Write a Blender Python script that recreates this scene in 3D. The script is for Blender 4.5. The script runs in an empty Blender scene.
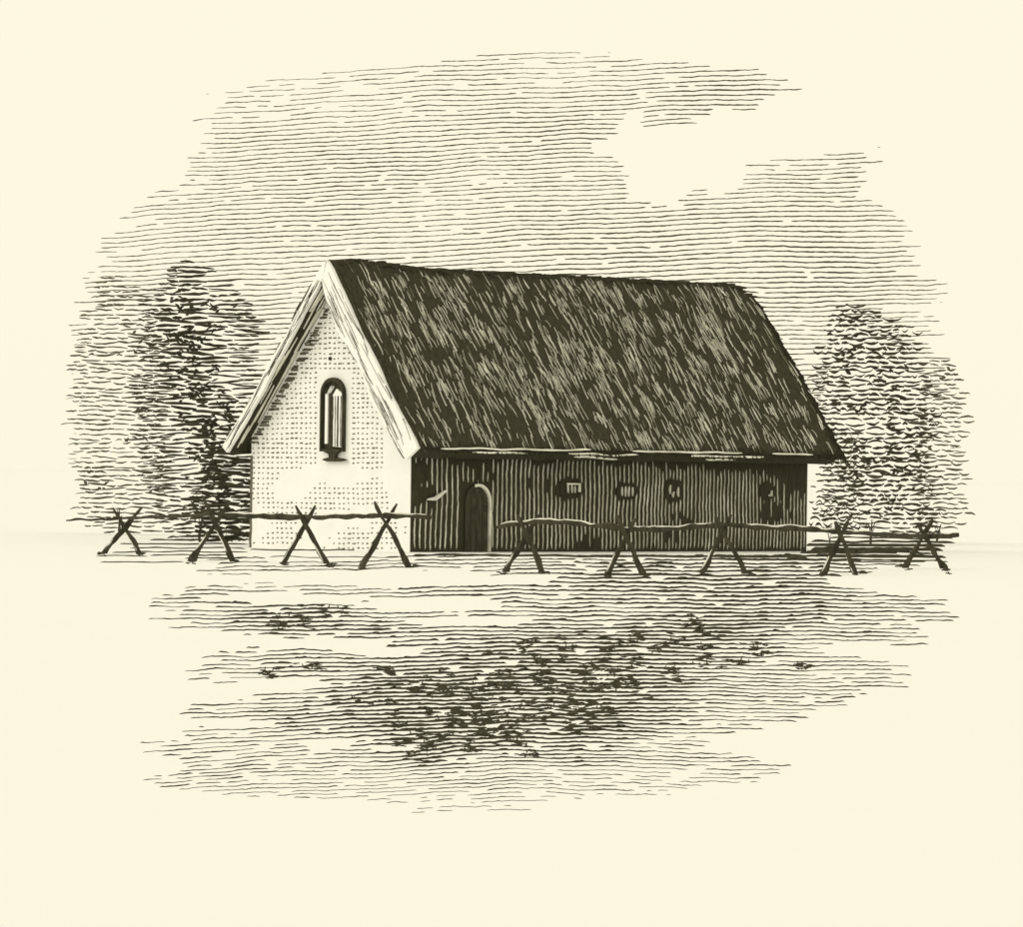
import bpy, math, random
from mathutils import Vector, Matrix, noise as mnoise
random.seed(11)
R = random.random
def U(a, b): return a + (b - a) * R()
def N3(x, y, z=0.0): return mnoise.noise(Vector((x, y, z)))      # about -1..1

scene = bpy.context.scene
COL = scene.collection

# ------------------------------------------------------------------ camera
FPX, EYE, PITCH, ROLL = 5338.12, 1.904, 0.00126, 0.01358
F_ = Vector((0, math.cos(PITCH), math.sin(PITCH)))
R0 = Vector((1, 0, 0)); U0 = Vector((0, -math.sin(PITCH), math.cos(PITCH)))
RT = R0 * math.cos(ROLL) + U0 * math.sin(ROLL)
UP = U0 * math.cos(ROLL) - R0 * math.sin(ROLL)
CAM = Vector((0, 0, EYE))
def ray(px, py): return F_ + RT * ((px - 512) / FPX) + UP * (-(py - 464) / FPX)
def at(px, py, Y):
    d = ray(px, py); return CAM + d * (Y / d.y)
def ground_at(px, py):
    d = ray(px, py); return CAM + d * (-EYE / d.z)
cam = bpy.data.cameras.new('camera'); camo = bpy.data.objects.new('camera', cam); COL.objects.link(camo)
cam.sensor_width = 36; cam.lens = FPX / 1024 * 36; cam.clip_start = 1; cam.clip_end = 30000
camo.matrix_world = Matrix(((RT.x, UP.x, -F_.x, CAM.x), (RT.y, UP.y, -F_.y, CAM.y), (RT.z, UP.z, -F_.z, CAM.z), (0, 0, 0, 1)))
scene.camera = camo
scene.view_settings.view_transform = 'Standard'; scene.view_settings.look = 'None'
scene.view_settings.exposure = 0; scene.view_settings.gamma = 1

# ------------------------------------------------------------------ light: bright overcast
SUN_EL, SUN_DIR = math.radians(33), Vector((-0.96, -0.28, 0)).normalized()
w = bpy.data.worlds.new('World'); scene.world = w; w.use_nodes = True
nt = w.node_tree; nt.nodes.clear()
out = nt.nodes.new('ShaderNodeOutputWorld'); bg = nt.nodes.new('ShaderNodeBackground')
sky = nt.nodes.new('ShaderNodeTexSky'); sky.sky_type = 'NISHITA'; sky.sun_disc = False
sky.sun_elevation = SUN_EL; sky.sun_rotation = math.atan2(SUN_DIR.x, SUN_DIR.y)
mul = nt.nodes.new('ShaderNodeMix'); mul.data_type = 'RGBA'; mul.inputs['Factor'].default_value = 0.997
mul.inputs['B'].default_value = (0.975, 0.925, 0.738, 1)
nt.links.new(sky.outputs[0], mul.inputs['A']); nt.links.new(mul.outputs['Result'], bg.inputs[0])
bg.inputs[1].default_value = 1.0
nt.links.new(bg.outputs[0], out.inputs[0])
sl = bpy.data.lights.new('sun', 'SUN'); sl.energy = 0.8; sl.angle = math.radians(30); sl.color = (1, 0.95, 0.8)
so = bpy.data.objects.new('sun', sl); COL.objects.link(so)
sd = (SUN_DIR * math.cos(SUN_EL) + Vector((0, 0, math.sin(SUN_EL))))
so.rotation_euler = sd.to_track_quat('Z', 'Y').to_euler(); so.location = (-60, 60, 60)

# ------------------------------------------------------------------ materials
def mat(name, c1, c2, scale=6.0, detail=4.0, stretch=(1, 1, 1), bump=0.0, lo=0.35, hi=0.65):
    m = bpy.data.materials.new(name); m.use_nodes = True; t = m.node_tree
    b = t.nodes['Principled BSDF']; b.inputs['Roughness'].default_value = 0.95
    b.inputs['Specular IOR Level'].default_value = 0.08
    tc = t.nodes.new('ShaderNodeTexCoord'); mp = t.nodes.new('ShaderNodeMapping'); mp.inputs['Scale'].default_value = stretch
    nz = t.nodes.new('ShaderNodeTexNoise'); nz.inputs['Scale'].default_value = scale; nz.inputs['Detail'].default_value = detail
    cr = t.nodes.new('ShaderNodeValToRGB'); e = cr.color_ramp.elements
    e[0].position = lo; e[1].position = hi; e[0].color = (*c1, 1); e[1].color = (*c2, 1)
    t.links.new(tc.outputs['Object'], mp.inputs[0]); t.links.new(mp.outputs[0], nz.inputs['Vector'])
    t.links.new(nz.outputs['Fac'], cr.inputs[0]); t.links.new(cr.outputs[0], b.inputs['Base Color'])
    if bump:
        bp = t.nodes.new('ShaderNodeBump'); bp.inputs['Strength'].default_value = bump; bp.inputs['Distance'].default_value = 0.03
        t.links.new(nz.outputs['Fac'], bp.inputs['Height']); t.links.new(bp.outputs[0], b.inputs['Normal'])
    return m
M = {
 'ground': mat('pale_earth', (0.871, 0.871, 0.858), (0.876, 0.876, 0.864), 0.4),
 'grass': mat('dark_grass', (0.046, 0.042, 0.027), (0.070, 0.065, 0.043), 3),
 'cloud': mat('grey_cloud', (0.105, 0.100, 0.070), (0.150, 0.143, 0.102), 0.02),
 'leaf': mat('dark_foliage', (0.052, 0.048, 0.031), (0.086, 0.080, 0.054), 5),
 'leaf2': mat('dull_foliage', (0.095, 0.090, 0.062), (0.135, 0.128, 0.090), 5),
 'bark': mat('bark', (0.060, 0.055, 0.038), (0.095, 0.088, 0.060), 12, stretch=(1, 1, .3)),
 'thatch': mat('weathered_thatch', (0.036, 0.033, 0.020), (0.060, 0.056, 0.036), 7, stretch=(4, 1, 1), bump=.3),
 'straw': mat('pale_straw', (0.60, 0.59, 0.50), (0.90, 0.89, 0.81), 2.2),
 'dullstraw': mat('dull_straw', (0.16, 0.155, 0.11), (0.36, 0.35, 0.27), 2.5),
 'edge': mat('cut_reed', (0.87, 0.87, 0.85), (0.91, 0.91, 0.90), 3),
 'daub': mat('lime_daub', (0.87, 0.87, 0.85), (0.91, 0.91, 0.90), 2),
 'fleck_shade': mat('fleck_and_shade_hatch', (0.09, 0.085, 0.06), (0.18, 0.17, 0.13), 4),  # flecks and grain, also hatching that draws shade under the rake
 'board': mat('shaded_boards', (0.036, 0.033, 0.020), (0.058, 0.054, 0.034), 5, stretch=(4, 4, .4)),  # shade of the long wall is put into this dark colour
 'lath': mat('pale_lath', (0.50, 0.49, 0.40), (0.84, 0.83, 0.74), 1.8),
 'wood': mat('dark_wood', (0.040, 0.037, 0.024), (0.075, 0.069, 0.046), 9, stretch=(1, 1, .3)),
 'pale_hilite': mat('pale_wood_highlight', (0.66, 0.65, 0.58), (0.82, 0.81, 0.76), 6),  # pale wood, also the highlights drawn on rails and stakes
}

# ------------------------------------------------------------------ mesh collector
class MB:
    def __init__(s): s.v = []; s.f = []; s.m = []; s.mats = []
    def mi(s, k):
        if k not in s.mats: s.mats.append(k)
        return s.mats.index(k)
    def face(s, idx, k): s.f.append(idx); s.m.append(s.mi(k))
    def rings(s, rings, k, cap=True):
        n = len(rings[0]); b = len(s.v)
        for r in rings: s.v.extend([tuple(p) for p in r])
        for i in range(len(rings) - 1):
            for j in range(n):
                a = b + i * n + j; c = b + i * n + (j + 1) % n
                s.face((a, c, c + n, a + n), k)
        if cap:
            s.face(tuple(b + j for j in reversed(range(n))), k)
            e = b + (len(rings) - 1) * n; s.face(tuple(e + j for j in range(n)), k)
    def tube(s, pts, rad, k, sides=8, lump=0.0):
        rings = []
        for i, p in enumerate(pts):
            d = (pts[min(i + 1, len(pts) - 1)] - pts[max(i - 1, 0)]).normalized()
            a = d.cross(Vector((0, 0, 1)) if abs(d.z) < .95 else Vector((1, 0, 0))).normalized(); b = d.cross(a)
            r = rad[i] if isinstance(rad, (list, tuple)) else rad
            rings.append([p + (a * math.cos(q) + b * math.sin(q)) * r * (1 + lump * N3(p.x * 4 + q, p.y * 4, p.z * 4)) for q in [2 * math.pi * j / sides for j in range(sides)]])
        s.rings(rings, k)
    def box(s, lo, hi, k):
        x0, y0, z0 = lo; x1, y1, z1 = hi
        s.rings([[(x0, y0, z0), (x1, y0, z0), (x1, y1, z0), (x0, y1, z0)], [(x0, y0, z1), (x1, y0, z1), (x1, y1, z1), (x0, y1, z1)]], k)
    def build(s, name, parent=None, smooth=False):
        me = bpy.data.meshes.new(name); me.from_pydata(s.v, [], s.f)
        for k in s.mats: me.materials.append(M[k])
        me.polygons.foreach_set('material_index', s.m)
        if smooth: me.polygons.foreach_set('use_smooth', [True] * len(s.f))
        me.update()
        import bmesh
        bm = bmesh.new(); bm.from_mesh(me); bmesh.ops.recalc_face_normals(bm, faces=bm.faces); bm.to_mesh(me); bm.free()
        o = bpy.data.objects.new(name, me); COL.objects.link(o)
        if parent: o.parent = parent
        return o
def tag(o, label=None, cat=None, group=None, kind=None):
    for k, v in (('label', label), ('category', cat), ('group', group), ('kind', kind)):
        if v: o[k] = v
    return o
def empty(name, loc, rz=0):
    o = bpy.data.objects.new(name, None); o.location = loc; o.rotation_euler = (0, 0, rz); o.empty_display_size = .3
    COL.objects.link(o); return o

# ------------------------------------------------------------------ ground
g = MB(); S = 14000
xs = [-S, -3000, -600, -150, -40, 0, 40, 150, 600, 3000, S]; ys = [-300, -40, 0, 20, 40, 60, 80, 100, 120, 140, 200, 400, 1500, 5000, S]
for y in ys:
    for x in xs: g.v.append((x, y, 0))
for j in range(len(ys) - 1):
    for i in range(len(xs) - 1):
        a = j * len(xs) + i; g.face((a, a + 1, a + 1 + len(xs), a + len(xs)), 'ground')
tag(g.build('ground'), 'flat pale open ground in front of and around the meeting house', 'ground', kind='structure')

def lerp(tab, q):
    if q <= tab[0][0]: return tab[0][1]
    for (a, b), (c, d) in zip(tab, tab[1:]):
        if q <= c: return b + (d - b) * (q - a) / (c - a)
    return tab[-1][1]
def blob(x, y, b):
    cx, cy, rx, ry, a = b
    q = ((x - cx) / rx) ** 2 + ((y - cy) / ry) ** 2
    return a * max(0.0, 1 - q) if q < 1 else 0.0

# ------------------------------------------------------------------ sky: thin grey cloud streaks, far away
SKY_L = [(60, 455), (72, 300), (84, 240), (95, 205), (130, 196), (165, 182), (190, 158), (210, 130), (235, 105), (260, 92), (300, 76), (330, 68), (400, 66), (462, 64)]
SKY_R = [(56, 610), (62, 700), (70, 770), (80, 798), (95, 800), (110, 760), (125, 690), (140, 900), (150, 885), (170, 880), (186, 868), (205, 880), (228, 918), (270, 918), (290, 955), (330, 940), (380, 955), (462, 960)]
HOLES = [(612, 146, 34, 7), (650, 160, 36, 36), (690, 172, 34, 30), (665, 195, 20, 14), (720, 150, 42, 22), (770, 128, 70, 14), (790, 108, 42, 6), (640, 118, 18, 9), (850, 125, 60, 18), (740, 122, 60, 12), (610, 100, 14, 5)]
cl = MB()
CD = 1500.0
def sky_stroke(seg):
    if len(seg) < 2: return
    rings = []
    for i, (x, y, t) in enumerate(seg):
        q = 0.5 if i in (0, len(seg) - 1) else 1.0
        Y = CD + 60 * N3(x * .01, y * .02, 5)
        p = at(x, y, Y); h = t * q * Y / FPX / 2
        rings.append([p + Vector((0, 0, h)), p + Vector((0, h * 1.6, 0)), p - Vector((0, 0, h)), p - Vector((0, h * 1.6, 0))])
    cl.rings(rings, 'cloud')
HOLE = [(588, 147), (606, 140), (622, 130), (626, 108), (636, 110), (648, 128), (680, 126), (708, 122), (714, 106), (736, 113), (775, 110), (800, 92), (1000, 50), (1000, 140), (882, 143), (860, 152), (830, 153), (750, 165), (737, 190), (715, 194), (692, 187), (673, 211), (650, 200), (629, 198), (627, 164)]
def inside(poly, x, y):
    c = False
    for (x1, y1), (x2, y2) in zip(poly, poly[1:] + poly[:1]):
        if (y1 > y) != (y2 > y) and x < (x2 - x1) * (y - y1) / (y2 - y1) + x1: c = not c
    return c
# bands behind the trees where the sky is clear
CLEAR = [[(100, 310), (150, 305), (175, 285), (200, 285), (232, 310), (238, 470), (80, 470), (84, 340)],
         [(844, 322), (868, 325), (890, 345), (912, 370), (945, 410), (950, 470), (822, 470), (828, 385), (834, 345)]]
row = 54.0
while row < 470:
    seg = []; off = U(0, 100); gap = 0
    jl, jr = U(-6, 24), U(-24, 6); jx, jy = U(-5, 5), U(-2, 2)
    x = 55.0
    while x < 970:
        slope = -0.055 * (x - 512) * (0.9 - 0.35 * min(1, max(0, (x - 450) / 400)))
        y = row + slope + 3.6 * N3(x * .006, row * .012, 1) + 1.8 * N3(x * .02, row * .03, 2) + .7 * N3(x * .09, row * .4, 3) + U(-.16, .16)
        ok = lerp(SKY_L, y) + jl < x < lerp(SKY_R, y) + jr
        if inside(HOLE, x + jx, y + jy): ok = False
        if y > 270 and any(inside(c, x + jx, y) for c in CLEAR): ok = False
        dens = .60 + .42 * N3(x * .008, y * .014, 9)
        if y < 135: dens -= (.35 if x < 470 else .2) * (135 - y) / 60
        dens -= .25 * max(0, 1 - (x - lerp(SKY_L, y)) / 70) + .18 * max(0, 1 - (lerp(SKY_R, y) - x) / 60)
        dens += blob(x, y, (700, 260, 260, 70, .3)) + blob(x, y, (560, 130, 80, 50, .2)) + blob(x, y, (750, 88, 80, 34, .5)) + blob(x, y, (640, 185, 34, 30, .3)) + blob(x, y, (860, 260, 90, 60, .2))
        br = N3(x * .045 + off, row * 3.1, 7)
        if br < -.47 - .62 * (dens - .33): ok = False
        if gap > 0: gap -= 1; ok = False
        elif R() < .006 + .045 * max(0, .55 - dens): gap = random.choice((1, 1, 2))
        if ok:
            t = max(.55, .98 + .8 * (dens - .45) + .6 * N3(x * .07, row * 1.7, 8) + U(-.28, .28))
            seg.append((x, y, t))
        else:
            sky_stroke(seg); seg = []
        x += 2.7
    sky_stroke(seg)
    row += 4.85 + U(-.35, .35)
tag(cl.build('clouds'), 'thin grey streaky clouds drawn across the pale sky', 'clouds', kind='stuff')

# ------------------------------------------------------------------ grass strands lying on the ground
gr = MB()
G_L = [(548, 245), (562, 190), (572, 200), (582, 210), (590, 170), (598, 145), (612, 150), (628, 170), (632, 220), (650, 215), (662, 195), (684, 195), (690, 250), (700, 210), (715, 192), (738, 165), (744, 150), (768, 160), (786, 155), (796, 220), (806, 400)]
G_R = [(548, 962), (562, 955), (572, 890), (582, 870), (592, 860), (600, 935), (612, 950), (640, 945), (655, 890), (670, 915), (690, 900), (708, 860), (722, 800), (735, 730), (750, 700), (770, 810), (785, 740), (800, 620), (806, 520)]
BLANK = [(400, 579, 95, 8), (290, 600, 85, 5), (300, 578, 60, 6), (430, 606, 75, 7), (470, 622, 60, 5), (330, 645, 70, 6), (380, 652, 46, 5), (240, 690, 62, 6), (280, 684, 40, 5), (250, 640, 30, 5), (215, 580, 60, 5), (230, 725, 40, 5), (395, 750, 24, 3), (330, 745, 30, 3), (860, 650, 40, 6), (520, 580, 40, 4), (330, 556, 70, 5), (900, 582, 70, 9)]
DARK = [(700, 578, 200, 34, .75), (850, 552, 110, 16, .9), (480, 700, 170, 55, .85), (600, 690, 130, 60, .75), (690, 640, 110, 36, .55), (560, 650, 160, 40, .35), (430, 735, 70, 40, .5), (290, 618, 80, 13, .6), (380, 632, 90, 12, .35), (310, 665, 60, 12, .3), (770, 610, 120, 26, .35), (500, 600, 150, 30, .25), (720, 620, 190, 60, .3), (470, 700, 230, 90, .35), (400, 730, 130, 40, .3), (300, 625, 110, 22, .3), (560, 745, 90, 30, .35), (240, 598, 50, 12, .3)]  # first two blobs thicken the strands to draw the house's shadow
def grass_stroke(seg, k='grass'):
    if len(seg) < 3: return
    rings = []
    for i, (x, y, t) in enumerate(seg):
        q = 0.3 if i in (0, len(seg) - 1) else 1.0
        p = ground_at(x, y); h = t * q * p.y / FPX
        b = h * .9
        rings.append([p + Vector((0, -b, -.004)), p + Vector((0, 0, h)), p + Vector((0, b, -.004))])
    gr.rings(rings, k)
def gdens(x, y): return .32 + .22 * N3(x * .012, y * .03, 21) + sum(blob(x, y, b) for b in DARK)
row = 545.0
while row < 812:
    seg = []; jl, jr, off = U(-16, 30), U(-34, 16), U(0, 99); gap = 0
    x = 140.0
    while x < 975:
        bow = 2.6 * N3(x * .009, row * .02, 11) + 1.5 * N3(x * .03, row * .05, 12) + .8 * N3(x * .1, row * .5, 13) + U(-.22, .22)
        y = row + bow - (.012 + .035 * min(1, max(0, (row - 640) / 90))) * (x - 512) * (1 if x < 512 else -.3)
        ok = lerp(G_L, y) + jl < x < lerp(G_R, y) + jr and y > 556 - (4 if x > 800 else 0)
        for hx, hy, rx, ry in BLANK:
            if ((x - hx) / rx) ** 2 + ((y - hy) / ry) ** 2 < 1 + .5 * N3(x * .03, y * .09, 14): ok = False
        d = gdens(x, y)
        if y > 735: d -= .12
        if y > 770: d -= .25 * (y - 770) / 30
        br = N3(x * .04 + off, row * 2.3, 17)
        if br < -.30 - .75 * d: ok = False
        if gap > 0: gap -= 1; ok = False
        elif R() < .009 + .05 * max(0, .4 - d): gap = random.choice((1, 1, 2, 3))
        if ok:
            t = max(.6, .80 + 1.2 * min(1.1, d - .12) + .8 * N3(x * .035, row * 1.9, 18) + .3 * N3(x * .12, row * 1.3, 19) + U(-.2, .2))
            if d > .5 and N3(x * .07, y * .13, 23) > .32: t += .8
            seg.append((x, y, min(t, 4.6)))
        else:
            grass_stroke(seg); seg = []
        x += 2.8
    grass_stroke(seg)
    row += 3.95 + U(-.3, .3)
# thick dark grass strands draw the house's shadow at the wall foot and right
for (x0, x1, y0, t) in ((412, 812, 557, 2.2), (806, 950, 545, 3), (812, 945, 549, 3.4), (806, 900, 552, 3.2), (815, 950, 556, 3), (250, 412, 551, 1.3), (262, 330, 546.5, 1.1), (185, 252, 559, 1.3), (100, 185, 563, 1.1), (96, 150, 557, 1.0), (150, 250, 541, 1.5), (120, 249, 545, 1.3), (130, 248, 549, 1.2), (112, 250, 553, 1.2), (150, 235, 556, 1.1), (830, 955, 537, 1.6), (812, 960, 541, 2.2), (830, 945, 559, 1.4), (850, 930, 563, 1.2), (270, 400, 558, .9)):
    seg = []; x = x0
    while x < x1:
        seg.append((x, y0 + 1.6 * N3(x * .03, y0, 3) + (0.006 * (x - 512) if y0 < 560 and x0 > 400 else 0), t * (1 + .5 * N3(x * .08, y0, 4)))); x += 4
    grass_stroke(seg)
tag(gr.build('grass'), 'thin dark strands of grass lying in rows over the pale ground, thickened for house shade', 'grass', kind='stuff')

# dark weedy clumps in the foreground
wd = MB()
CL = [(420, 685, 14), (440, 693, 16), (463, 689, 14), (402, 727, 8), (404, 745, 8), (425, 738, 16), (447, 738, 12), (418, 757, 12), (434, 748, 10), (470, 716, 12), (478, 707, 8), (492, 736, 12), (512, 738, 14), (505, 717, 16), (487, 722, 12), (522, 744, 8), (545, 664, 7), (541, 676, 9), (544, 687, 9), (580, 702, 14), (572, 708, 10), (588, 672, 12), (600, 668, 10), (612, 680, 12), (626, 692, 14), (598, 692, 10), (560, 712, 14), (605, 714, 14), (524, 712, 16), (590, 686, 10), (500, 684, 12), (515, 688, 10), (510, 676, 8), (690, 622, 9), (700, 633, 8), (676, 642, 9), (705, 662, 12), (742, 663, 10), (760, 650, 12), (640, 664, 10), (655, 652, 8), (672, 672, 9), (566, 650, 9), (640, 640, 9), (620, 648, 8), (800, 668, 8), (520, 646, 7), (300, 618, 16), (330, 614, 14), (280, 624, 12), (270, 672, 10), (310, 668, 9), (530, 755, 10), (470, 750, 8), (385, 672, 10), (360, 700, 9), (560, 690, 12), (480, 700, 14), (455, 722, 10)]
for i in range(300):
    x, y = U(260, 860), U(585, 768)
    if sum(blob(x, y, b) for b in DARK[2:7]) > .3 + .5 * R(): CL.append((x, y, U(2, 6)))
for (fx, fy) in ((142, 555), (102, 556), (236, 562), (190, 564), (329, 567), (283, 565), (413, 568), (361, 570), (546, 573), (505, 575), (648, 577), (607, 578), (750, 574), (702, 576), (860, 574), (823, 577), (948, 572), (905, 568)):
    CL += [(fx + U(-2, 3), fy, U(2, 4))]
for (cx, cy, r) in CL:
    for k in range(int(3 + r * .75)):
        x = cx + random.gauss(0, .6) * r; y = cy + random.gauss(0, .34) * r
        L = U(4, 6 + r * .7); a = U(-.35, .35); n = 7
        p0 = ground_at(x - L / 2, y); sc = p0.y / FPX; dy = U(-1.5, 1.5) * 6; pts = []; rad = []
        for i in range(n):
            q = i / (n - 1) - .5
            pts.append(p0 + Vector((L * sc * (q + .5), sc * dy * q, sc * (1.1 + L * .5 * q * a + .5 * N3(x + i, y, 3) + U(-.3, .3)))))
            rad.append(sc * U(.45, 1.3) * (1 - 1.3 * abs(q)) + .1 * sc)
        wd.tube(pts, rad, 'grass', 5)
    for k in range(int(r * .25)):
        p0 = ground_at(cx + U(-1, 1) * r, cy + U(-1, 1) * r * .4); sc = p0.y / FPX
        lean = U(-2.5, 2.5) * sc
        wd.tube([p0, p0 + Vector((lean * .4, 0, 2.2 * sc)), p0 + Vector((lean, 0, U(3, 5) * sc))], [.75 * sc, .6 * sc, .2 * sc], 'grass', 4)
tag(wd.build('weeds'), 'dark tangled low weeds scattered over the foreground grass', 'weeds', kind='stuff')

# ------------------------------------------------------------------ the meeting house
NX, NY, AL = -2.302, 121.828, 0.76931
W_, L_, H_ = 5.324, 13.84, 6.79
EUR, EUL, OG, OGF, ZE = .74, .50, .40, .42, 2.40
house = empty('meeting_house', (NX, NY, 0), math.pi / 2 - AL)
tag(house, 'thatched meeting house with pale gable end and dark boarded side behind rail fences', 'building')
Vd = Vector((math.sin(AL), math.cos(AL), 0)); Ud = Vector((-math.cos(AL), math.sin(AL), 0)); NP = Vector((NX, NY, 0))
def side_at(px, py):          # point of the long wall (x along, z)
    d = ray(px, py); k = (NP - CAM).dot(Ud) / d.dot(Ud); p = CAM + d * k - NP
    return p.dot(Vd), p.z
def gable_at(px, py):         # point of the gable wall (y along, z)
    d = ray(px, py); k = (NP - CAM).dot(Vd) / d.dot(Vd); p = CAM + d * k - NP
    return p.dot(Ud), p.z

# roof section: lines in (y, z)
yr = W_ / 2 - .30
tr, tl = .42, .25; tre = .60
def nrm(a, b):
    d = Vector((b[0] - a[0], b[1] - a[1])).normalized(); return d, Vector((d.y, -d.x))
er, el, rg = (-EUR, ZE), (W_ + EUL, ZE - .02), (yr, H_)
dr, nr = nrm(er, rg)              # right slope, nr points inward (down/right in y)
dl, nl = nrm(el, rg); nl = -nl
ir0 = Vector(er) + nr * tr; il0 = Vector(el) + nl * tl
def isect(p, d, q, e):
    det = d.x * -e.y + e.x * d.y; r = q - p
    k = (r.x * -e.y + e.x * r.y) / det; return p + d * k
ia = isect(ir0, dr, il0, dl)
def in_top(y):                     # underside height of the thatch at y
    if y < ia.x: return ir0.y + (y - ir0.x) * dr.y / dr.x
    return il0.y + (y - il0.x) * dl.y / dl.x

# walls
def gable_mb(x0, x1, flecks):
    b = MB(); y0, y1 = .004, W_ - .004
    prof = [(y0, -.05), (y1, -.05), (y1, in_top(y1) + .1), (ia.x, ia.y + .12), (y0, in_top(y0) + .1)]
    b.rings([[(x0, y, z) for y, z in prof], [(x1, y, z) for y, z in prof]], 'daub')
    if flecks:
        for iy in range(51):
            for ix in range(34):
                px = 253 + ix * 4.75 + U(-.5, .5) + .8 * N3(iy * .3, 2); py = 298 + iy * 5.0 + U(-.4, .4) + 1.2 * N3(ix * .12, iy * .2)
                d = .42 + .7 * N3(px * .024, py * .024, 31)
                d += blob(px, py, (325, 345, 45, 60, .6)) + blob(px, py, (275, 440, 40, 60, .45)) + blob(px, py, (368, 450, 26, 50, .5)) + blob(px, py, (335, 500, 40, 16, .5)) + blob(px, py, (300, 420, 26, 60, .25)) + blob(px, py, (375, 385, 30, 30, .4)) + blob(px, py, (290, 535, 20, 12, .4)) + blob(px, py, (350, 535, 16, 14, .5))  # flecks packed closer near the eaves draw the shade there
                d -= blob(px, py, (350, 474, 60, 12, .8)) + blob(px, py, (403, 470, 22, 60, 1.3)) + blob(px, py, (310, 528, 60, 7, .5)) + blob(px, py, (290, 490, 22, 14, .4)) + blob(px, py, (395, 430, 20, 30, .6))
                if d < .24 + .2 * R() or (316 < px < 352 and 371 < py < 464) or px > 405: continue
                ln = U(1.3, 2.2) + (1.2 if d > .85 and R() < .5 else 0); th = U(1.1, 1.7)
                ya, za = gable_at(px, py); yb, zb = gable_at(px + ln, py + th)
                if .03 < ya < W_ - .03 and za < in_top(ya) - .02 and zb > .02:
                    b.rings([[(x0 + .01, ya, za), (x0 + .01, yb, za + .01), (x0 + .01, yb, zb), (x0 + .01, ya, zb)], [(x0 - .012, ya - .008, za - .006), (x0 - .012, yb + .008, za - .004), (x0 - .012, yb + .006, zb + .006), (x0 - .012, ya - .006, zb + .004)]], 'fleck_shade')
        # hatching that draws the shade tight under the left rake
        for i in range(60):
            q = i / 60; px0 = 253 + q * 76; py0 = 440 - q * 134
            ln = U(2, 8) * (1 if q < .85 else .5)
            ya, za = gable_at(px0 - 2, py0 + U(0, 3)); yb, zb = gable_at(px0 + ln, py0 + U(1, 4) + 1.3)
            if za > zb + .01: b.box((x0 - .012, yb, za - .045), (x0 + .01, ya, za), 'fleck_shade')
        # dark line along the left arris
        pts = [Vector((x0 - .005, W_ - .02 + .015 * N3(z * 3, 1), z)) for z in [k * .12 for k in range(0, 19)]]
        b.tube(pts, .035, 'fleck_shade', 5, .4)
    return b
gable_mb(0, .25, True).build('gable_wall', house)
gable_mb(L_ - .25, L_, False).build('gable_wall', house)

DOORX = (464, 489); WIN = [(571, 489, 12, 9.5), (627, 492, 11, 8), (674, 491, 10, 11), (768, 492, 9, 8)]
def side_mb(front):
    b = MB()
    if front:
        zt = in_top(.13) + .05
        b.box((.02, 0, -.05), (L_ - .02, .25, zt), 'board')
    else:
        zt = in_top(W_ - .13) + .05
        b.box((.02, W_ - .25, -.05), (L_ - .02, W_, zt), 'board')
        return b
    # pale riven laths between the dark boards
    x = .17
    while x < L_ - .1:
        px_seg = []
        ph = U(0, 50)
        z = U(.03, .1)
        def flush(seg):
            if len(seg) < 2: return
            rings = []
            for i, (xx, zz, wd_) in enumerate(seg):
                q = .4 if i in (0, len(seg) - 1) else 1
                rings.append([(xx - wd_ * q / 2, .005, zz), (xx, -.022 * q, zz), (xx + wd_ * q / 2, .005, zz)])
            b.rings(rings, 'lath')
        seg = []
        while z < 2.24:
            xx = x + .075 * N3(x * .45, z * 1.0, 41) + .014 * N3(x * 3, z * 5, 42) + U(-.006, .006)
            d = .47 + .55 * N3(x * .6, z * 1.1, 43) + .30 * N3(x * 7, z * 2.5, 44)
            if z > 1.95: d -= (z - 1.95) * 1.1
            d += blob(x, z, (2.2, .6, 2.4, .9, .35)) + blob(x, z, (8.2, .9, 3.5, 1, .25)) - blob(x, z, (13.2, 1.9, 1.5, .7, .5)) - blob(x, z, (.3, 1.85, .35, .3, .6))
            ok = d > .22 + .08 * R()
            P = NP + Vd * xx + Vector((0, 0, z)); dd = P - CAM; k = dd.dot(F_)
            px = 512 + FPX * dd.dot(RT) / k; py = 464 - FPX * dd.dot(UP) / k
            if DOORX[0] - 2 < px < DOORX[1] + 3 and py > 484: ok = False
            for wx, wy, wr, wh in WIN:
                if ((px - wx) / wr) ** 2 + ((py - wy) / wh) ** 2 < 1 + .3 * N3(px, py): ok = False
            if ok: seg.append((xx, z, max(.016, .044 - .008 * min(1, x / 9) + .03 * (d - .5) + .02 * N3(x * 9, z * 4, 45) + U(-.008, .008))))
            else: flush(seg); seg = []
            z += .075
        flush(seg)
        x += .176 - .046 * min(1, x / 9) + U(-.014, .014)
    return b
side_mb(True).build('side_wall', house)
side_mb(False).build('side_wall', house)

# thatched roof
def outer(x, s, side):            # s: 0 eave .. 1 ridge
    a = er if side == 'r' else el
    y = a[0] + (rg[0] - a[0]) * s; z = a[1] + (rg[1] - a[1]) * s
    z -= .16 * max(0, (s - .93) / .07) ** 2                       # ridge worn round
    hip = max(0, (x - (L_ - .75)) / 1.17); z -= .30 * hip ** 2 * s ** 3
    z += .13 * max(0, 1 - abs(x - .35) / 2.2) * s ** 6
    bm_ = .035 * N3(x * .9, s * 5, 51) + .02 * N3(x * 3, s * 14, 52)
    sag = -.10 * math.sin(math.pi * s)*(.4 + .6 * math.sin(math.pi * min(1, max(0, x / L_))))
    n = nr if side == 'r' else nl
    return Vector((x, y - n.x * (bm_ + sag * .5), z - n.y * (bm_ + sag * .5)))
rf = MB(); NXS = 90; NS = 20
x0r, x1r = -OG, L_ + OGF
rings = []
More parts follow.
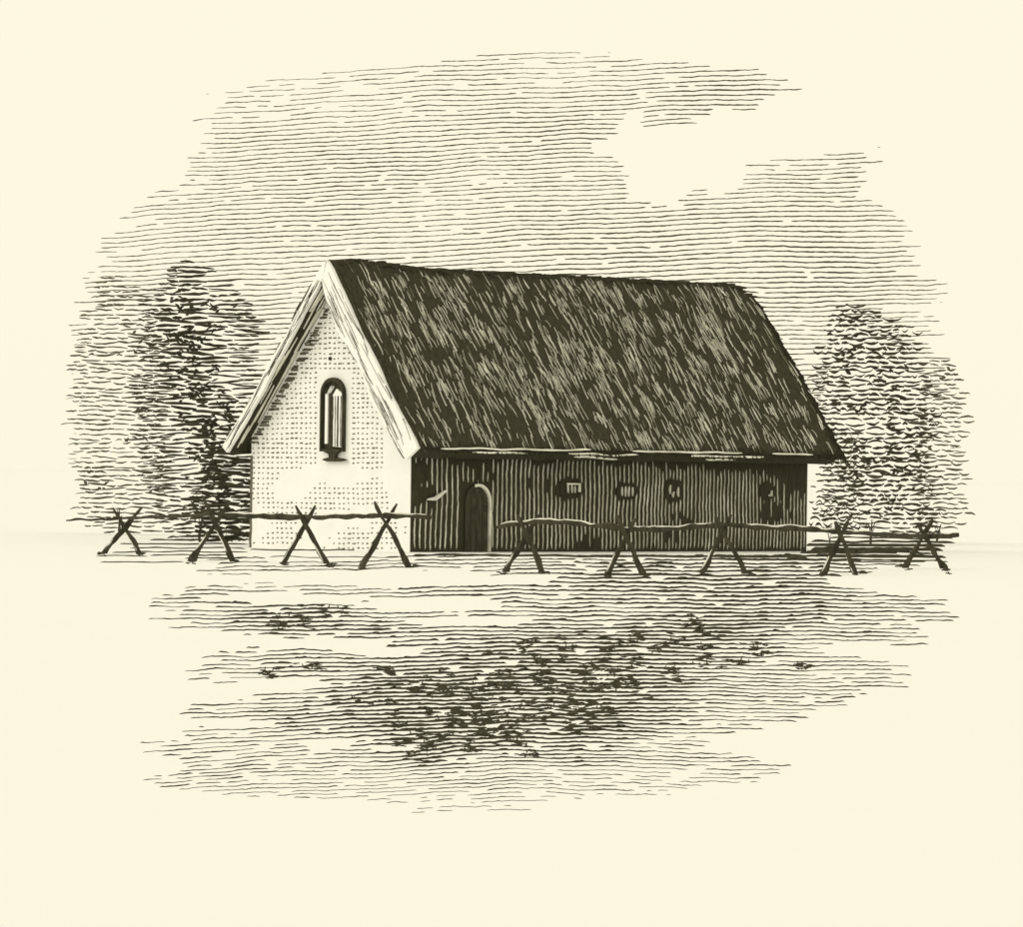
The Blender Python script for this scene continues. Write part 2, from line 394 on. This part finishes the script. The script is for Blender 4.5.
for i in range(NXS + 1):
    x = x0r + (x1r - x0r) * i / NXS
    ring = [outer(x, k / NS, 'r') for k in range(NS + 1)] + [outer(x, k / NS, 'l') for k in range(NS - 1, -1, -1)]
    wob = .03 * N3(x * 1.7, 3, 3)
    ring += [Vector((x, il0.x, il0.y + wob)), Vector((x, ia.x, ia.y)), Vector((x, ir0.x, ir0.y + wob))]
    rings.append(ring)
rf.rings(rings, 'thatch')
def strand(mb, p, d, n, L, wd_, k, bend=0.0, lift=.02, seg=5):
    sdv = d.cross(n).normalized(); rr = []
    for i in range(seg):
        q = i / (seg - 1)
        c = p + d * (L * q) + sdv * (bend * math.sin(q * 2.2)) + n * (lift)
        ww = wd_ * (.25 + .75 * math.sin(math.pi * min(1, .12 + q * .8)))
        rr.append([c - sdv * ww / 2 - n * .03, c + n * ww * .35, c + sdv * ww / 2 - n * .03])
    mb.rings(rr, k)
N_R = Vector((0, -nr.x, -nr.y))
slope_len = (Vector(rg) - Vector(er)).length
for kind, total, thr in (('straw', 1950, .40), ('dullstraw', 250, .5)):
    cnt = 0
    while cnt < total:
        x = U(x0r + .05, x1r - .05); s = U(.03, .985)
        d0 = thr + .42 * N3(x * .9, s * 5, 61) + .75 * N3(x * 3.4, s * 13, 62)
        if x < .3: d0 -= .2
        if x > L_ - .35 or s > .95: d0 -= .3
        if R() > d0: continue
        p = outer(x, s, 'r'); p2 = outer(x, max(0, s - .05), 'r'); d = (p2 - p).normalized()
        a = U(-.10, .05) + .13 * N3(x * .8, s * 3, 63) + .16 * (s - .5)
        d = (d + Vector((a, 0, 0))).normalized()
        L = U(.12, .5) * (1.5 if R() < .15 else 1)
        L = min(L, s * slope_len * .98)
        if L < .12 or p.x + d.x * L > x1r - .02: continue
        strand(rf, p, d, N_R, L, U(.010, .021), kind, bend=U(-.07, .05), lift=.012)
        cnt += 1
# dark loose ends along the ridge, the far verge and the eave
for i in range(260):
    x = U(x0r + .1, x1r); p = outer(x, U(.95, 1), 'r')
    strand(rf, p, Vector((U(.2, 1), U(-.6, .0), U(-.12, .06))).normalized(), Vector((0, -.3, 1)).normalized(), U(.1, .3), U(.04, .07), 'thatch', bend=U(-.04, .04), lift=.0)
for i in range(330):
    s = U(0, .97); p = outer(x1r, s, 'r')
    strand(rf, p - Vector((.1, 0, 0)), Vector((U(.15, .6), -.55, -.75)).normalized(), N_R, U(.15, .4), U(.03, .06), 'thatch', lift=.02)
for i in range(700):
    x = U(x0r + .1, x1r); p = outer(x, U(0, .03), 'r')
    strand(rf, p, Vector((U(-.1, .3), -.55, -.8)).normalized(), N_R, U(.08, .24), U(.03, .05), 'thatch', lift=.0)
for i in range(120):
    s = U(.02, .97); p = outer(x0r, s, 'r')
    strand(rf, p + Vector((.04, 0, 0)), Vector((U(-.12, .05), -.58, -.8)).normalized(), N_R, U(.2, .5), U(.03, .05), 'thatch', lift=.02)
# pale highlight lines along the eave, drawn as straw strands
for (yy, zz, spans) in ((-.045, -.01, [(0.2, 5.3), (6.6, 10.6), (11.6, 13.2)]), (-.02, -.10, [(1.2, 3.1), (4.4, 6.9), (8.6, 11.4)]), (-.01, -.17, [(4.6, 6.2), (9.2, 10.4)])):
    for (a, c) in spans:
        pts = []; x = a
        while x < c:
            p = outer(x, .0, 'r'); pts.append(Vector((x, p.y + yy + (.0 if zz > -.05 else -.03), p.z + zz + .035 * N3(x * 1.1, zz * 9, 71)))); x += .15
        rf.tube(pts, [.032 * (.6 + .5 * abs(N3(q.x * 2, zz, 72))) * (.4 if j in (0, len(pts) - 1) else 1) for j, q in enumerate(pts)], 'straw', 5)
# pale straw on the soffit of the gable overhang
for i in range(20):
    q = U(.02, .9); x = U(-OG + .03, -.04)
    p = Vector((x, il0.x + (ia.x - il0.x) * q, il0.y + (ia.y - il0.y) * q))
    dd = Vector((U(-.03, .03), dl.x, dl.y)).normalized()
    strand(rf, p, dd, Vector((0, nl.x, nl.y)), min(U(.5, 1.6), (1 - q) * 4.6), U(.03, .05), 'straw', lift=.02)
rf.build('thatch', house)

# pale cut edge of the thatch along the near gable
ed = MB(); xe0, xe1 = -OG - .10, -OG - .003
def rake(side, n=26):
    o, i = [], []
    for k in range(n + 1):
        s = k / n
        p = outer(-OG, s, side)
        n_ = nr if side == 'r' else nl; t = (tre if side == 'r' else tl)
        t *= 1 + .16 * N3(s * 5, 2 if side == 'r' else 7, 81) + .10 * N3(s * 14, 4, 82)
        if side == 'r' and s < .08: t *= .8 + 2.5 * s
        u = .045 + .035 * N3(s * 6, 9, 83)
        o.append(Vector((p.y + n_.x * u, p.z + n_.y * u)))
        q = Vector((p.y + n_.x * t, p.z + n_.y * t))
        i.append(q)
    return o, i
for side in ('r', 'l'):
    o, i = rake(side); e1 = MB()
    rr = []
    for a, b in zip(o, i):
        if side == 'r' and b.x > ia.x: b = Vector((ia.x, min(b.y, ia.y)))
        if side == 'l' and b.x < ia.x: b = Vector((ia.x, min(b.y, ia.y)))
        if side == 'r' and a.x > yr - .002: a.x = yr - .002
        rr.append([(xe0, a.x, a.y), (xe0, b.x, b.y), (xe1, b.x, b.y), (xe1, a.x, a.y)])
    ed.rings(rr, 'edge')
    d_, n_ = (dr, nr) if side == 'r' else (dl, nl); t = tre if side == 'r' else tl; b0 = Vector(er) if side == 'r' else Vector(el)
    for k in range(58 if side == 'r' else 40):
        q = U(.0, .9); f = (U(.3, 1) if side == 'r' else U(.42, 1)) ** .7
        if R() < .18: f = U(.1, .4)
        L = U(.3, 1.1); s0 = q * slope_len
        L = min(L, slope_len - .35 - s0)
        if L < .15: continue
        p = b0 + d_ * s0 + n_ * (t * f * .95)
        strand(ed, Vector((xe0, p.x, p.y)), Vector((0, d_.x, d_.y)) + Vector((0, n_.x, n_.y)) * U(-.06, .06), Vector((-1, 0, 0)), L, U(.018, .036), 'fleck_shade', bend=U(-.05, .05), lift=.006)
ed.build('thatch_edge', house)

# --- arched outline helper in a wall plane: list of (a, z)
def arch(a0, a1, z0, z1, n=10):
    c = (a0 + a1) / 2; r = abs(a1 - a0) / 2; sg = 1 if a1 > a0 else -1
    zs = z1 - r
    pts = [(a0, z0)] + [(c - sg * r * math.cos(math.pi * k / n), zs + r * math.sin(math.pi * k / n)) for k in range(n + 1)] + [(a1, z0)]
    return pts
def arch_ring(mb, o, i, f, d0, d1, k):       # band between outlines o and i, between depths d0,d1
    rr = [[f(*a, d0), f(*b, d0), f(*b, d1), f(*a, d1)] for a, b in zip(o, i)]
    mb.rings(rr, k)
def slab(mb, o, f, d0, d1, k): mb.rings([[f(*p, d0) for p in o], [f(*p, d1) for p in o]], k)
fs = lambda a, z, d: (a, -d, z)               # long wall: d out of the wall
fg = lambda a, z, d: (-d, a, z)               # gable wall

# door
a0, zb = side_at(465, 552); a1, _ = side_at(487.5, 552); _, zt = side_at(476, 487); zb = 0.01
door = MB(); slab(door, arch(a0, a1, zb, zt), fs, -.05, .012, 'wood')
for k in range(1, 4):
    xx = a0 + (a1 - a0) * k / 4
    door.box((xx - .012, -.018, zb + .03), (xx + .012, -.01, zt - .22), 'board')
do = door.build('door', house)
fr = MB(); o = arch(a0 - .03, a1 + .06, zb, zt + .065); i = arch(a0, a1, zb, zt)
half = len(o)
arch_ring(fr, o[5:], i[5:], fs, .002, .07, 'lath')
arch_ring(fr, o[:6], i[:6], fs, .002, .05, 'wood')
fr.build('frame', do)
hd = MB(); xx = a1 - .12; hd.tube([Vector((xx, -.012, .95)), Vector((xx, -.06, .97)), Vector((xx, -.06, 1.06)), Vector((xx, -.012, 1.08))], .014, 'wood', 6); hd.build('handle', do)

# small windows in the long wall
for n_, (wx, wy, wr, wh) in enumerate(WIN):
    xa, zc = side_at(wx, wy); k_ = (side_at(wx + 10, wy)[0] - xa) / 10; kz = (side_at(wx, wy - 10)[1] - zc) / 10
    hw, hh = wr * k_ * .92, wh * kz * .92
    expo = (5, 3, 2.2, 2.4)[n_]
    def sq(r, m=20):
        return [(xa + hw * r * math.copysign(abs(math.cos(q)) ** (2 / expo), math.cos(q)), zc + hh * r * math.copysign(abs(math.sin(q)) ** (2 / expo), math.sin(q))) for q in [2 * math.pi * j / m for j in range(m)]]
    pane = MB(); slab(pane, sq(.82), fs, -.04, .008, 'board')
    win = MB()
    o, i = sq(1.0), sq(.78)
    arch_ring(win, o + o[:1], i + i[:1], fs, .002, .02, 'board')
    if n_ == 0:
        win.box((xa - hw * .5, -.075, zc + hh * .42), (xa + hw * .55, -.05, zc + hh * .62), 'lath')
        win.box((xa + hw * .55, -.077, zc - hh * .4), (xa + hw * .74, -.05, zc + hh * .6), 'lath')
    wo = win.build('window', house); pane.build('pane', wo)
    br = MB()
    bars = [(-.35, .45, -.5), (0, .45, -.5), (.3, .3, -.5)] if n_ == 0 else [(-.55, .6, -.6), (-.2, .7, -.7), (.15, .7, -.7), (.5, .6, -.6)] if n_ == 1 else [(-.45, .55, -.35), (.42, .35, -.6), (-.05, -.1, -.7)] if n_ == 2 else [(.42, .15, -.62), (.2, -.35, -.66)]
    for (q, t0, t1) in bars:
        strand(br, Vector((xa + hw * q, -.03, zc + hh * t0)), Vector((U(-.1, .15), 0, -1)), Vector((0, -1, 0)), hh * (t0 - t1), .07 if n_ > 1 else .05, 'lath', bend=.03 if n_ > 1 else 0, lift=.03)
    br.build('bar', wo)

# gable window with shutter and corbelled sill
yl, zb = gable_at(323, 452); yrr, _ = gable_at(346, 452); _, zt = gable_at(334, 378)
gw = MB()
o = arch(yl, yrr, zb, zt); s_ = .038; i = arch(yl - s_, yrr + s_, zb + .02, zt - .08)
arch_ring(gw, o, i, fg, .002, .11, 'wood')
wo = gw.build('window', house)
p_ = MB(); slab(p_, arch(yl - s_ * .8, yrr + s_ * .8, zb + .01, zt - .06), fg, -.08, .012, 'wood'); p_.build('pane', wo)
wgt = yl - yrr
rv = MB()
yq = yl - .17 * wgt
rv.box((-.05, yq - .09 * wgt, zb + .18), (-.008, yq + .02, zt - .38), 'daub')
strand(rv, Vector((-.05, yq - .04, zt - .40)), Vector((0, -.55, .8)), Vector((-1, 0, 0)), .26, .05, 'daub', lift=.01)
strand(rv, Vector((-.05, yq - .13, zt - .36)), Vector((0, -.6, .75)), Vector((-1, 0, 0)), .22, .035, 'daub', lift=.01)
rv.build('reveal', wo)
sh = MB()
ya, yb = yl - .50 * wgt, yrr + .10 * wgt
prof = [(ya, zb + .12), (ya, zt - .42), (ya - (ya - yb) * .4, zt - .26), (yb, zt - .36), (yb, zb + .1)]
slab(sh, prof, fg, .02, .075, 'edge')
for q in (.05, .32, .56, .64, .92):
    yy = ya + (yb - ya) * q
    pts = [Vector((-.078, yy + .016 * N3(z * 3, q * 20), z)) for z in [zb + .12 + (zt - zb - .55) * j / 12 for j in range(13)]]
    sh.tube(pts, [.011 + .014 * abs(N3(j * .6, q * 9)) for j in range(13)], 'wood', 4)
sh.build('shutter', wo)
sl_ = MB()
yc = gable_at(335, 455)[0]
z1 = gable_at(335, 451)[1]; z2 = gable_at(335, 458)[1]; z3 = gable_at(335, 462)[1]
wpx = wgt / 26
sl_.rings([[(-.02, yc - a * wpx, z), (-.02, yc + b * wpx, z), (-d, yc + b * wpx, z), (-d, yc - a * wpx, z)] for a, b, d, z in ((11, 12, .13, z1 + .03), (9, 9, .13, z1 - .02), (4.5, 4, .1, (z1 + z2) / 2), (3.5, 3.5, .09, z2), (12, 8, .12, z2 - .025), (16, 10, .13, (z2 + z3) / 2 - .01), (8, 6, .1, z3))], 'wood')
sl_.build('sill', wo)
# small dark knot hole above the window and a pale peg on the boards
k = MB(); ya, za = gable_at(331, 359); k.tube([Vector((.02, ya, za)), Vector((-.03, ya, za)), Vector((-.05, ya - .02, za))], [.045, .045, .02], 'wood', 7); k.build('peg', house)
k = MB(); xa, za = side_at(426, 500); xb, zb2 = side_at(436, 497); xc, zc2 = side_at(443, 491)
k.tube([Vector((xa, -.05, za)), Vector((xb - .08, -.06, zb2 - .05)), Vector((xb, -.08, zb2)), Vector((xc, -.12, zc2))], [.02, .05, .055, .025], 'pale_hilite', 6); k.build('bracket', house)

# ------------------------------------------------------------------ rail fences on crossed stakes
def fence(label, crosses, rail, railw):
    ds = []
    for (tl_, bl_, t2, b2) in crosses:
        cx = (bl_[0] + b2[0]) / 2; cy = (bl_[1] + b2[1]) / 2 + 1
        ds.append((cx, ground_at(cx, cy).y))
    D = lambda px: lerp(ds, px)
    c0 = ground_at(*((crosses[0][1][0] + crosses[0][3][0]) / 2, crosses[0][1][1]))
    root = empty('rail_fence', (at(ds[0][0], 500, ds[0][1]).x, ds[0][1], 0)); off = root.location
    tag(root, label, 'fence', 'rail fences on crossed stakes')
    for (a, b, c, d) in crosses:
        Y = D((b[0] + d[0]) / 2)
        for sgn, (p, q) in ((-1, (a, b)), (1, (c, d))):
            m = MB(); P = at(*p, Y + sgn * .09); Q = at(*q, Y + sgn * .05); Q.z = -.06
            n = 13; pts = []; rad = []
            for j in range(n):
                t = j / (n - 1); v = P.lerp(Q, t) - off
                bend = .035 * N3(P.x * 3 + t * 2.5, sgn, 91); v = v + Vector((bend, 0, bend * .4)); pts.append(v)
                rad.append((.038 + .020 * t + .012 * N3(P.x, t * 5, 92) + U(-.006, .006)) * (.55 if j == 0 else 1))
            m.tube(pts, rad, 'wood', 7, .8)
            # pale highlight drawn along the left flank of the stake
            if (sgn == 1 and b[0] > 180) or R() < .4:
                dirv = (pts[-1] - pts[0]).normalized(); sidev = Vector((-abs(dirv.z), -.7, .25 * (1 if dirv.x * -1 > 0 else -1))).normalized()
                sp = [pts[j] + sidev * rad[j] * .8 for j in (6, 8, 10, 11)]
                m.tube(sp, [.006, .017, .016, .006], 'pale_hilite', 5)
            m.build('stake', root)
    for (sx, ex) in railw:
        m = MB(); pts = []; rad = []; x = sx
        while x <= ex:
            Y = D(x); v = at(x, lerp(rail, x) + 1.5 * N3(x * .07, 1, 94), Y) - off; pts.append(v)
            rad.append((.048 + .020 * N3(x * .06, sx, 93) + U(-.008, .008)) * (.45 if x < 108 else .7 if x < 200 else 1)); x += 5
        rad[0] *= .55; rad[-1] *= .6
        m.tube(pts, rad, 'wood', 7, .7)
        st = [];  # pale strip draws the lit upper side of the rail
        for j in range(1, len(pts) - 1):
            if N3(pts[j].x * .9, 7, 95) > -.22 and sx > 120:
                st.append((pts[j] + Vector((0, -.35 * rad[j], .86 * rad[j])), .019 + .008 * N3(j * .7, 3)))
            else:
                if len(st) > 2: m.tube([s[0] for s in st], [s[1] * (.4 if q in (0, len(st) - 1) else 1) for q, s in enumerate(st)], 'pale_hilite', 5)
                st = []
        if len(st) > 2: m.tube([s[0] for s in st], [s[1] * (.4 if q in (0, len(st) - 1) else 1) for q, s in enumerate(st)], 'pale_hilite', 5)
        m.build('rail', root)
fence('four crossed stakes carrying a dark rail in front of the pale gable end',
      [((113, 508), (142, 553), (142, 508), (101, 554)), ((202, 496), (235, 560), (230, 502), (189, 562)), ((296, 506), (328, 564), (316, 506), (282, 562)), ((375, 502), (412, 566), (398, 504), (360, 568))],
      [(65, 521), (125, 519), (217, 515), (305, 518), (388, 516), (433, 518)], [(66, 214), (220, 318), (312, 434)])
fence('five crossed stakes carrying a dark rail in front of the boarded side wall',
      [((518, 515), (545, 571), (540, 514), (504, 573)), ((617, 515), (646, 574), (636, 519), (606, 576)), ((716, 516), (748, 572), (732, 515), (701, 574)), ((836, 522), (858, 572), (850, 520), (821, 577)), ((919, 525), (947, 570), (934, 520), (904, 566))],
      [(497, 528), (508, 525), (545, 522), (580, 524), (627, 530), (660, 530), (727, 525), (760, 528), (800, 529), (845, 533), (900, 536), (930, 537), (963, 535)], [(496, 622), (618, 726), (722, 846), (840, 964)])

# ------------------------------------------------------------------ trees and bushes
def tree(name, label, cat, Y, outline, dark, base, lean=1.0, density=.5, thick=1.9, curl=.5, step=5.0, leafk='leaf', lens=(7, 22), trunk=True, azi=.5, group=None):
    """outline: rows (py, x_left, x_right); dark: blobs in pixels; crown is as deep as it is wide"""
    gx = at(base, 500, Y).x
    root = empty(name, (gx, Y, 0)); off = root.location
    tag(root, label, cat, group)
    LFT = [(r[0], r[1]) for r in outline]; RGT = [(r[0], r[2]) for r in outline]
    top, bot = outline[0][0], outline[-1][0]; sc = Y / FPX
    cr = MB(); py = top
    while py < bot:
        xl, xr = lerp(LFT, py) + 9 * N3(py * .11, base, 5) + U(-5, 5), lerp(RGT, py) + 9 * N3(py * .11, base, 6) + U(-5, 5); cxm = (xl + xr) / 2; hw = (xr - xl) / 2
        x = xl + U(-5, 6)
        while x < xr + 3:
            L = U(*lens); d = density + .5 * N3(x * .03, py * .03, hash(label) % 97 * .0 + base) + sum(blob(x + L / 2, py, b) for b in dark)
            edge = min(x - xl, xr - x) / max(8, hw)
            if edge < .2: d -= .22 * (1 - edge / .2); L = min(L, 11)
            if d < .12 + .25 * R(): x += U(3, 9); continue
            q = max(-.97, min(.97, (x + L / 2 - cxm) / max(hw, 4)))
            dep = hw * sc * math.sqrt(1 - q * q) * .8
            Yc = Y + U(-1, .35) * dep
            yy = py + U(-.8, .8) + 1.6 * N3(x * .05, py * .05, 3)
            P = at(x + L / 2, yy, Yc) - off
            az = U(-azi, azi); dv = Vector((math.cos(az), math.sin(az), U(-.11, .11)))
            lm = L * sc / math.cos(az); n = 7; sag = U(-.8, 1) * curl * 2.2 * sc
            t = (thick * (.45 + .85 * min(1.25, max(.05, d))) + U(-.3, .4)) * sc
            rr = []
            for j in range(n):
                u = j / (n - 1) - .5
                c = P + dv * (lm * u) + Vector((0, 0, sag * (4 * u * u - .5) + (.5 * N3(x + u * 5, py, 4) + U(-.28, .28)) * sc))
                h = t / 2 * (1 - (abs(u) * 1.75) ** 2 * .8) * U(.75, 1.25) + .12 * sc
                nv = Vector((-dv.y, dv.x, 0))
                rr.append([c + Vector((0, 0, h)), c - nv * h * 1.3, c - Vector((0, 0, h)), c + nv * h * 1.3])
            cr.rings(rr, leafk)
            x += L + U(-2, 4) * (1.25 - min(1, d))
        py += step + U(-.5, .5)
    # tangled clots of leaves where the crown is densest
    for b in dark:
        for k in range(int(b[4] * b[2] * b[3] / 9.5)):
            r_ = math.sqrt(R()); a = U(0, 6.283); x = b[0] + b[2] * .8 * r_ * math.cos(a); y = b[1] + b[3] * .8 * r_ * math.sin(a)
            if N3(x * .06, y * .06, 8) < -.05: continue
            P = at(x, y, Y + U(-.9, .2) * 20 * sc) - off; an = U(-.9, .9)
            dv = Vector((math.cos(an), U(-.4, .4), math.sin(an))) * sc * U(2, 4)
            cr.tube([P - dv, P + Vector((0, 0, sc * U(-1, 1))), P + dv], [.4 * sc, U(1.0, 1.9) * sc, .4 * sc], leafk, 5)
    cr.build('crown', root)
    tk = MB(); ht = at(base, top, Y).z; h1 = ht * .11
    pts = [Vector((.25 * N3(z * .6, base, 1) + lean * .02 * z, .1 * N3(z, base, 2), z)) for z in [h1 * j / 12 - .05 for j in range(13)]]
    w0 = .032 if cat == 'tree' else .02
    tk.tube(pts, [w0 * (1.35 - j / 12) for j in range(13)], 'bark', 7, .4)
    for k in range(4 if cat == 'tree' else 3):
        j = int(U(5, 8)); a = pts[j]; sg = 1 if k % 2 else -1
        hwm = (lerp(RGT, at_py(a, off)) - lerp(LFT, at_py(a, off))) / 2 * sc
        e = a + Vector((sg * hwm * U(.08, .2), U(-.1, .4), U(.15, .3)))
        mid = a.lerp(e, .5) + Vector((0, 0, U(-.05, .15)))
        tk.tube([a, a.lerp(mid, .6), mid, e], [w0 * .5, w0 * .4, w0 * .3, w0 * .12], 'bark', 6, .3)
    tk.build('trunk', root)
    return root
def at_py(v, off):
    dd = v + off - CAM; return 464 - FPX * dd.dot(UP) / dd.dot(F_)

tree('tree', 'tall dark tree rising just left of the pale gable, darkest at its middle', 'tree', 139,
     [(262, 172, 188), (270, 166, 206), (285, 160, 212), (300, 140, 246), (330, 142, 252), (370, 138, 250), (410, 132, 246), (450, 140, 240), (500, 150, 246), (538, 160, 250)],
     [(188, 275, 18, 14, .25), (178, 320, 24, 34, .7), (188, 300, 16, 40, .4), (206, 325, 22, 26, .4), (192, 370, 36, 44, .85), (206, 420, 32, 50, .85), (232, 312, 14, 14, .3), (205, 470, 24, 40, .4), (160, 390, 14, 20, .25)], 200, density=.62, thick=1.95, lens=(8, 36), azi=.3, step=4.5)
tree('tree', 'pale thin bushy tree at the far left edge beside the dark tree', 'tree', 146,
     [(278, 96, 112), (290, 92, 150), (320, 84, 156), (360, 70, 160), (410, 68, 160), (460, 74, 165), (510, 80, 160), (532, 96, 150)],
     [(104, 284, 10, 8, .3), (140, 340, 20, 30, .2), (98, 480, 20, 20, .3), (140, 440, 20, 40, .15), (150, 480, 24, 18, .25)], 120, density=.58, thick=1.5, lens=(6, 26), azi=.3, step=4.6, leafk='leaf2')
tree('bush', 'dense dark bush against the left corner of the pale gable wall', 'bush', 131,
     [(440, 222, 234), (455, 205, 250), (480, 196, 250), (510, 186, 250), (545, 192, 249)],
     [(228, 480, 26, 40, .45), (222, 525, 26, 24, .5), (196, 512, 18, 14, .35), (244, 510, 8, 40, .3)], 228, density=.8, thick=2.2, step=4.4, lens=(10, 40), azi=.25)
tree('tree', 'tall broad leafy tree behind the far right end of the house', 'tree', 148,
     [(302, 842, 852), (310, 836, 872), (325, 828, 900), (350, 822, 912), (380, 816, 922), (420, 812, 928), (470, 816, 930), (510, 822, 930), (534, 830, 930)],
     [(850, 318, 16, 12, .35), (872, 345, 30, 22, .4), (842, 370, 16, 24, .3), (858, 400, 30, 24, .35), (890, 380, 26, 30, .3), (905, 420, 24, 30, .35), (880, 460, 28, 26, .35), (906, 470, 20, 30, .35), (850, 350, 12, 20, .3), (885, 505, 24, 20, .25)], 872, density=.62, thick=2.2, curl=1.2, lens=(5, 20), step=4.7)
tree('tree', 'thin pale tree at the far right edge beside the broad leafy tree', 'tree', 152,
     [(362, 930, 948), (380, 920, 956), (410, 914, 962), (450, 912, 962), (500, 914, 962), (532, 916, 960)],
     [(945, 372, 10, 10, .3), (925, 460, 20, 20, .25), (930, 500, 22, 24, .2)], 938, density=.55, thick=1.6, curl=.9, leafk='leaf2', step=4.7, lens=(7, 18))
tree('bush', 'pale leafy bush beside the far end of the dark boarded wall', 'bush', 137,
     [(424, 822, 836), (440, 816, 856), (470, 812, 862), (500, 811, 858), (528, 811, 852)],
     [(828, 432, 12, 12, .4), (848, 470, 10, 20, .2)], 832, density=.58, thick=2.0, curl=2.0, lens=(4, 10), step=5.6)
